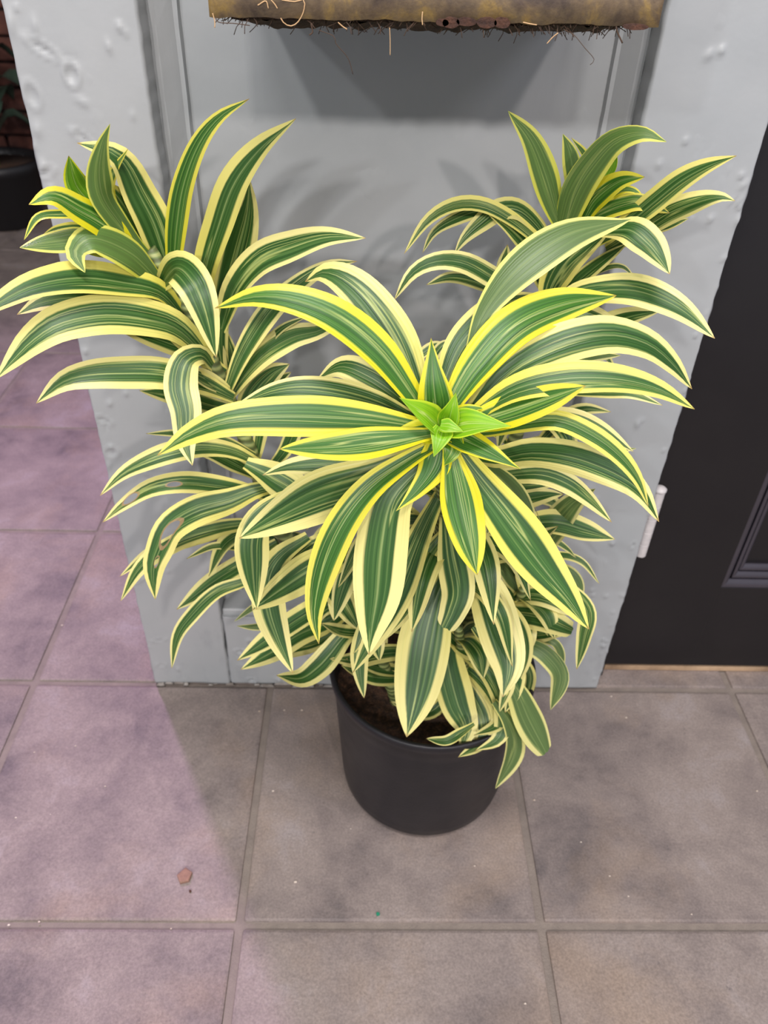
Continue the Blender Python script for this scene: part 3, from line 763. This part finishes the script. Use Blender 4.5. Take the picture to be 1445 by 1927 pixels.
# centrelines of the leaves: distance from the wall plane at base and tip, blade width (on the picture), tone, flags, points
LEAVES = """
.130 .100 54 1.7 t 832,806,.125 800,778,.10 751,748,.09
.125 .115 44 1.7 t 838,806,.120 848,778,.105 858,738,.11
.120 .070 54 1.7 t 836,806,.115 888,796,.09 962,802,.07
.115 .060 40 1.7 t 834,804,.105 828,826,.075 816,860,.06
.110 .080 26 1.65 t 828,800,.098 846,803,.088 872,812,.080
.130 .080 44 1.2 t 842,820,.12 850,846,.09 831,880,.08
.130 .100 52 1.15 t 835,812,.13 790,812,.11 720,823,.10
.140 .130 26 1.15 t 838,790,.14 880,770,.13 918,768,.13
.150 .200 66 1.05 t 826,800,.15 816,725,.16 811,636,.20
.15 .24 60 1.0 - 812,800 772,738 715,662 640,600 560,566 480,558 404,580
.20 .42 74 .45 - 800,775 752,655 700,575 652,528 608,512 574,530
.15 .38 74 1.0 - 838,780 895,690 970,612 1060,572 1160,556
.22 .42 56 .45 - 828,740 862,655 905,605 955,570 1010,552
.24 .44 66 .55 un 855,735 880,668 912,585 980,503 1075,440 1187,413
.20 .28 68 .3 - 872,800 950,706 1045,652 1140,630 1215,646 1265,684 1302,732
.14 .10 54 .7 - 866,800 960,736 1060,712 1160,712 1240,732 1307,770
.12 .08 58 1.0 - 858,806 930,784 1010,758 1102,726
.12 .04 36 .7 - 866,818 920,812 983,798 1050,792 1116,820 1166,858 1200,902 1220,953
.20 .10 56 .25 - 862,850 930,862 1000,852 1080,862 1160,892 1206,926 1240,982
.125 .03 48 1.05 t 838,812 900,840 980,883
.12 -.05 80 .7 - 856,842 900,905 960,985 1020,1065 1072,1130 1108,1184
.20 .14 44 .3 u 880,860 945,905 985,965 1002,1040
.10 -.02 70 1.05 - 846,842 858,900 876,985 898,1082
.11 .05 56 1.0 t 830,825 815,880 785,922 745,962
.12 -.04 92 .2 b 812,865 765,905 733,950 718,1030 710,1120 700,1180 694,1232
.11 -.04 56 .85 - 818,838 775,862 700,915 645,985 608,1070 592,1150 600,1212
.15 .10 86 .3 - 800,850 700,900 600,936 520,975 450,1013
.10 .02 54 1.0 - 815,816 740,828 640,840 526,845
.14 .05 68 .8 - 810,806 700,790 570,784 440,790 360,816 296,857
.21 .20 48 .25 - 800,800 700,756 600,735 520,738 440,765
.21 .36 50 .2 - 800,795 745,742 690,706 640,690 597,713
.22 .20 42 .2 - 800,850 720,868 620,872 545,878 494,894
.30 .14 54 .35 - 828,930 790,1010 750,1110 705,1195 664,1266
.34 .22 44 .3 - 838,1000 795,1060 760,1140 715,1210
.34 .22 58 .25 c 838,960 850,1040 862,1110 852,1150 838,1180
.42 .16 90 .35 - 836,1085 815,1140 800,1200 785,1290 765,1387
.44 .20 76 .25 - 875,1050 912,1105 938,1180 955,1250 946,1312
.48 .27 62 .4 - 846,1170 842,1240 860,1320 878,1370 866,1412
.36 .30 36 .2 - 880,900 950,896 1016,893 1066,909 1106,938 1151,983
.38 .40 28 .2 - 900,930 963,916 1010,912 1050,910
.42 .42 34 .2 - 920,960 980,942 1030,932 1060,930
.62 .50 50 .2 ub 1000,1060 1035,1000 1075,950 1120,920
.56 .50 44 .3 - 960,990 1040,982 1100,997 1157,1015
.64 .60 12 .3 - 980,1010 1040,1018 1066,1032 1084,1050
.70 .58 14 .3 - 970,1060 1040,1045 1093,1056 1128,1099
.64 .56 28 .3 u 1000,1060 1056,1074 1085,1095 1095,1132
.40 .34 30 .2 - 1010,1070 1070,1110 1104,1150 1098,1200 1085,1260
.56 .42 46 .3 c 900,1150 979,1156 1026,1166 1075,1186
.50 .38 34 .3 u 950,1210 999,1217 1034,1240 1054,1276 1036,1336
.60 .52 16 .3 u 990,1200 1036,1206 1054,1226 1059,1266
.34 .27 52 .3 uc 950,1270 973,1305 994,1352 1026,1415
.32 .25 32 .3 u 930,1320 956,1355 970,1395 963,1432 932,1484
.42 .34 32 .3 - 920,1110 955,1146 980,1190 987,1235 975,1288
.40 .30 30 .3 - 940,1200 968,1240 970,1292 950,1341
.54 .46 20 .3 - 980,1230 997,1268 994,1300 985,1330
.46 .38 34 .3 - 838,1185 873,1220 925,1234 960,1236
.46 .25 36 .3 - 850,1215 899,1248 930,1285 949,1335 938,1389 894,1413
.48 .27 30 .3 - 850,1240 899,1276 932,1319 936,1362 891,1384
.48 .23 32 .3 - 850,1245 890,1312 909,1359 902,1399 862,1425
.42 .29 30 .3 - 890,1180 925,1225 955,1280 940,1340
.27 .235 18 .3 - 892,1362 868,1378 838,1394 802,1390
.50 .40 26 .3 - 850,1260 832,1320 795,1342 735,1321
.50 .42 34 .2 - 835,1225 822,1275 800,1310 770,1325
.26 .14 56 .3 - 560,925 500,965 476,1010 476,1070 483,1147
.36 .18 54 .25 - 580,1010 530,1045 507,1085 506,1140 522,1196 551,1267
.32 .18 62 .4 - 690,1030 650,1045 590,1070 535,1105 474,1148
.38 .30 42 .3 - 660,1010 602,1028 560,1052 520,1080
.52 .44 40 .3 - 660,1100 600,1140 552,1170 500,1205 446,1243
.56 .50 44 .3 - 670,1140 615,1172 565,1192 515,1224 453,1260
.60 .52 34 .2 - 660,1170 600,1205 540,1222 480,1245
.50 .32 42 .2 - 690,1165 648,1198 622,1230 598,1256 565,1277 520,1271
.30 .24 36 .25 - 690,1020 664,1060 645,1108 628,1168
.40 .34 46 .3 - 595,1055 620,1095 648,1134 676,1186
.48 .40 24 .3 - 720,1190 674,1190 638,1186 604,1173
.50 .40 32 .3 - 790,1235 752,1228 710,1232 668,1242 620,1240
.52 .42 26 .3 - 790,1258 749,1262 712,1256 678,1245 650,1240
.50 .40 28 .3 - 800,1275 747,1276 702,1274 664,1262 642,1252
.44 .30 30 .3 - 690,1150 678,1210 677,1257 685,1314
.36 .26 24 .5 - 710,1120 690,1170 672,1215 665,1230
.60 .56 14 .2 - 500,1040 447,1030 400,1028 350,1052
.62 .54 36 .2 - 520,1020 460,1058 399,1096 332,1147
.58 .44 26 .2 - 520,1075 456,1096 406,1115 360,1159 333,1199 323,1258
.66 .62 12 .2 u 560,1110 520,1120 480,1140 440,1170
.64 .60 14 .2 u 560,1170 520,1175 480,1180 445,1178
.62 .50 36 .3 1 520,940 460,922 399,912 340,908 282,919 233,949 193,983
.56 .40 54 .4 2 520,915 478,925 432,944 370,962 322,992 300,1035 289,1072 292,1128
.62 .48 32 .3 - 520,985 452,988 399,998 330,1022 266,1066 227,1131
.64 .56 24 .3 - 480,985 400,1006 340,1022 280,1042 225,1085
.66 .50 36 .3 - 500,880 440,850 380,842 320,852 262,874 225,896 188,933
.70 .66 30 .2 - 500,905 450,876 405,856 355,846
.68 .60 18 .2 - 480,855 420,828 340,816 274,816
.64 .38 56 .2 - 400,690 380,668 350,680 340,725 350,775 350,830 362,876
.64 .46 56 .25 - 440,750 380,722 306,704 232,702 166,706 116,720 68,759
.68 .62 34 .2 - 450,770 400,765 340,748 262,735
.66 .60 30 .2 - 440,745 410,725 370,705 340,700
.68 .72 42 .2 - 430,750 460,705 499,664 550,634 600,622 660,596
.66 .74 38 .2 - 425,745 450,680 480,625 520,572 575,525 625,498 672,492
.72 .72 16 .2 - 455,720 490,660 530,618 580,594
.72 .72 46 .2 b 450,790 478,740 510,705 545,685
.72 .74 34 .2 b 450,800 490,760 520,720 548,700
.70 .72 24 .2 - 480,880 490,820 500,775 520,735
.70 .70 28 .2 - 500,890 535,850 560,800 590,750
.66 .66 30 .2 - 505,900 550,880 600,865
.56 .50 60 .25 - 462,872 510,895 560,930 600,985
.76 .64 38 .85 - 318,560 326,500 332,426 344,352 372,276 412,222 469,186
.76 .60 54 .5 - 378,580 386,505 410,426 440,345 488,280 557,223
.82 .76 60 .3 - 410,620 428,545 448,470 465,400 470,338
.72 .60 54 .2 - 415,620 440,545 486,490 549,464 616,446 688,448
.74 .52 62 .3 b 300,540,.74 330,504,.64 362,530,.57 385,585,.54 407,673,.52
.74 .40 54 .6 - 345,595 302,548 232,530 150,522 66,536 0,568 -50,604
.78 .54 50 .1 - 345,620 290,588 232,574 150,560 83,568 32,592
.70 .40 68 .4 - 395,680 340,622 282,600 199,592 116,608 62,640 20,682 -8,714
.74 .68 38 .3 - 425,700 370,668 316,645 266,628 210,612
.74 .62 30 .3 - 400,700 350,650 300,600 240,560
.78 .66 32 .3 - 350,620 320,580 290,555 240,535
.74 .56 56 .85 u 310,545 282,512 249,480 205,456 166,450 142,476 160,513
.72 .56 42 .8 u 250,480 190,462 150,450 100,456 37,466
.72 .58 50 1.05 - 262,486 206,430 150,396 100,370 54,385
.74 .66 46 1.3 - 245,460 185,395 145,350 129,293
.76 .60 42 .85 u 300,500 262,465 222,415 194,372 187,326 193,276 207,233
.78 .74 18 .9 - 250,450 208,372 213,326 241,280
.80 .78 52 .8 - 305,500 276,458 250,415 224,373 198,342
.80 .74 60 .45 - 335,560 310,480 290,420 262,365 236,312 206,285 145,269
.78 .62 16 .9 - 220,440 160,408 110,403 70,410 45,452
.78 .68 18 .8 - 230,455 160,430 110,430 82,440
.80 .68 18 .3 - 320,560 250,520 180,505 115,500 55,516
.76 .74 30 .3 - 425,720 412,640 422,580 432,540
.76 .76 26 .3 - 440,740 435,680 425,620
.76 .70 46 .85 u 1062,440 1046,400 1026,329 999,263 956,209
.76 .62 54 .85 u 1050,470 1062,425 1085,359 1119,306 1158,266 1208,252 1254,267
.80 .78 32 .8 u 1088,390 1080,335 1072,290 1059,252
.82 .80 14 .8 - 1110,350 1104,298 1075,259
.78 .78 26 1.4 - 1120,380 1133,340 1147,305 1141,254
.74 .66 40 1.0 - 1095,420 1120,375 1165,342 1213,333
.76 .70 16 1.0 - 1110,400 1160,362 1190,358 1213,374
.74 .66 32 .85 - 1095,430 1130,402 1175,385 1210,382 1260,401
.72 .56 42 .5 - 1120,460 1180,420 1231,380 1281,340 1330,313 1386,293
.74 .60 42 .3 - 1140,470 1207,432 1260,400 1318,378 1357,371 1383,378
.76 .70 20 .3 - 1160,450 1224,432 1264,422 1296,411
.66 .46 50 .3 n 1095,458 1130,440 1181,432 1218,456 1242,486 1260,516
.72 .66 54 .5 - 1030,580 1036,540 1062,496 1100,464 1150,430
.74 .70 26 .3 - 1050,570 1080,536 1120,502 1180,458
.80 .76 16 .3 - 1070,560 1090,530 1110,490
.76 .68 26 .5 - 1060,500 1009,450 959,410 906,385 853,386 803,416 760,478
.80 .74 24 .3 - 1020,440 960,402 906,396 853,414 816,438 795,476
.78 .72 36 .3 - 1040,470 1010,425 975,395 940,395 905,420 875,448 855,478
.76 .72 32 .5 - 1040,530 1000,470 960,428 914,398
.72 .64 36 .2 - 1010,620 955,546 915,516 869,494 820,492 776,514 742,564
.76 .72 24 .2 - 970,560 893,530 846,522 802,536
.76 .74 34 .3 - 1000,600 965,560 950,510 955,460
.76 .76 28 .3 - 1030,560 1010,510 1000,460 985,420
.64 .44 52 .2 - 1030,590 1080,556 1135,545 1190,545 1240,560 1290,588 1345,637
.60 .54 42 .15 - 1000,640 1040,605 1090,592 1130,600 1175,618
.68 .60 38 .25 - 1060,650 1120,622 1180,597 1243,585
.78 .72 10 .3 - 1090,530 1140,504 1172,502 1195,524
.62 .52 32 .2 u 980,740 1030,705 1090,672 1168,669
.60 .52 14 .2 - 1080,660 1140,645 1206,650
.60 .50 18 .2 - 1060,740 1140,740 1190,742 1247,763
.62 .58 34 .2 - 980,720 1040,700 1090,680 1130,690
.54 .42 32 .15 - 960,800 1010,784 1073,786 1130,808 1192,850
.60 .54 26 .2 u 980,850 1050,845 1120,850 1197,844
.66 .62 26 .2 - 1000,850 1060,790 1100,770 1150,775
.60 .66 18 .2 - 800,720 812,680 832,650 860,640
.62 .68 18 .2 - 770,700 790,670 820,650 850,655
.72 .72 22 .2 u 1000,720 1030,650 1050,620 1075,590
.60 .55 34 .2 - 930,1060 950,1000 970,960 1000,930
.60 .55 36 .2 u 985,1120 960,1080 940,1060 900,1040
.56 .48 38 .2 - 985,1120 990,1070 1010,1020 1050,990
.56 .46 36 .2 - 960,1130 1000,1120 1040,1130 1080,1160
.58 .50 34 .2 - 960,1180 1000,1190 1040,1190 1065,1195
.58 .50 34 .2 - 930,1180 960,1210 985,1230 1010,1200
.56 .48 30 .2 - 940,1150 900,1100 880,1060 900,1020
"""
for ln in LEAVES.strip().split('\n'):
    tk = ln.split(); yb, yt, wpx_, tone = map(float, tk[:4]); fl = tk[4]
    raw = [tuple(map(float, p.split(','))) for p in tk[5:]]
    d = [0]
    for i in range(1, len(raw)): d.append(d[-1]+math.hypot(raw[i][0]-raw[i-1][0], raw[i][1]-raw[i-1][1]))
    P3 = [at_y(r[0], r[1], r[2] if len(r) > 2 else yb+(yt-yb)*d[i]/d[-1]) for i, r in enumerate(raw)]
    lf = build_leaf(P3, wpx=wpx_*(1.06 if 't' in fl else 1.12), tone=tone, under='u' in fl, cut=0.84 if 'c' in fl else 1.0, blunt='c' in fl,
               mat=LEAFH1 if '1' in fl else LEAFH2 if '2' in fl else LEAF, mixc=0.8 if 'b' in fl else 0.55, tri='t' in fl, narrow='n' in fl)
    if '1' in fl: lf['label'] = 'striped leaf with two small brown-edged holes'
    if '2' in fl: lf['label'] = 'drooping striped leaf with a torn brown-edged hole'
    if tone > 1.5: lf['label'] = 'young lime green leaf of the crown'
# inner leaves that fill the crowns along the stems
rf = random.Random(5)
def fill(key, t0, t1, n, L0, L1, az=None):
    P = ST[key]
    for q in range(n):
        t = t0+(t1-t0)*(q+0.5)/n; b = P[int(t*39)]
        a = q*2.399+rf.random()*0.6 if az is None else az[0]+(az[1]-az[0])*rf.random()
        L = L0+(L1-L0)*rf.random(); el = rf.uniform(0.3, 1.0)
        d = Vector((math.cos(a), math.sin(a), 0))
        if b.y+d.y*L > 0.93: L = max((0.93-b.y)/max(d.y, .01), 0.08)
        pts = [b, b+d*L*.35+Vector((0, 0, L*.35*el)), b+d*L*.75+Vector((0, 0, L*(.35*el-.05))), b+d*L+Vector((0, 0, L*(.15*el-.35)))]
        build_leaf(pts, wworld=0.055+0.02*rf.random(), tone=0.3, mixc=0.1)
fill('C', 0.40, 0.80, 18, 0.24, 0.34)
fill('L', 0.22, 0.50, 14, 0.18, 0.26)
fill('R', 0.25, 0.75, 14, 0.16, 0.26)
fill('A', 0.6, 0.95, 3, 0.10, 0.15)
fill('B', 0.6, 0.95, 8, 0.12, 0.18)
fill('D', 0.45, 0.95, 11, 0.12, 0.20)

# ------------------------------------------------------------------ small litter on the tiles
def pebble(name, px, py, r, mat, sides=5, hgt=0.35, seed=1, z0=0.0015):
    c_ = at_z(px, py, 0.0); rr_ = random.Random(seed); vs = []
    an = [2*math.pi*(q+0.35*rr_.random())/sides+0.4 for q in range(sides)]; rd_ = [r*(0.85+0.3*rr_.random()) for q in range(sides)]
    for z, s_ in ((z0, 1.0), (z0+r*hgt*.8, 1.0), (z0+r*hgt, .86)):
        for q in range(sides): vs.append((c_.x+rd_[q]*s_*math.cos(an[q]), c_.y+rd_[q]*s_*math.sin(an[q]), z))
    n = sides; fs = [tuple(range(n))[::-1], tuple(2*n+q for q in range(n))]
    for l_ in range(2): fs += [(l_*n+q, l_*n+(q+1) % n, (l_+1)*n+(q+1) % n, (l_+1)*n+q) for q in range(n)]
    return from_data(name, vs, fs, mat, smooth=False)
tag(pebble('stone_chip', 349, 1651, 0.026, CHIP, 5, 0.5, 4), 'small brown chip lying on the purple lit tile left of the pot', 'chip')
tag(pebble('green_fleck', 711, 1721, 0.007, GREENBIT, 5, 0.6, 2), 'tiny green fleck on the tile in front of the pot', 'fleck')
tag(pebble('brown_grain', 358, 1678, 0.005, RUSTDARK, 5, 0.8, 8), 'tiny dark brown grain just below the brown chip', 'grain')
vs, fs = [], []
for q, (x, y, r) in enumerate([(514, 1489, .006), (1005, 1506, .006), (1093, 1585, .004), (117, 1177, .006), (17, 1741, .006), (74, 1735, .005), (535, 1337, .005), (568, 1337, .006), (488, 1339, .005), (556, 1660, .007), (1147, 1649, .004), (1424, 1489, .005), (1301, 1721, .004), (988, 1889, .005), (142, 1404, .004), (65, 1416, .004), (30, 1539, .005), (198, 1480, .004), (322, 1748, .004), (1150, 1311, .005), (1178, 1351, .005), (893, 1630, .004), (1182, 1687, .004), (95, 1533, .003), (660, 1560, .003)]):
    c_ = at_z(x, y, 0.0); o0 = len(vs)
    for (a, b, z) in ((-1, -.8, 0), (1, -.7, 0), (.8, .9, 0), (-.9, .8, 0), (-.5, -.5, 1), (.6, -.4, .9), (.5, .5, 1.1), (-.6, .4, .8)):
        vs.append((c_.x+a*r*.75, c_.y+b*r*.6, 0.0015+z*r*.5))
    fs += [tuple(o0+i for i in f) for f in ((0, 3, 2, 1), (4, 5, 6, 7), (0, 1, 5, 4), (1, 2, 6, 5), (2, 3, 7, 6), (3, 0, 4, 7))]
o = from_data('crumbs', vs, fs, CRUMB, smooth=False); tag(o, 'pale crumbs of grit scattered over the floor tiles', 'crumbs', kind='stuff')
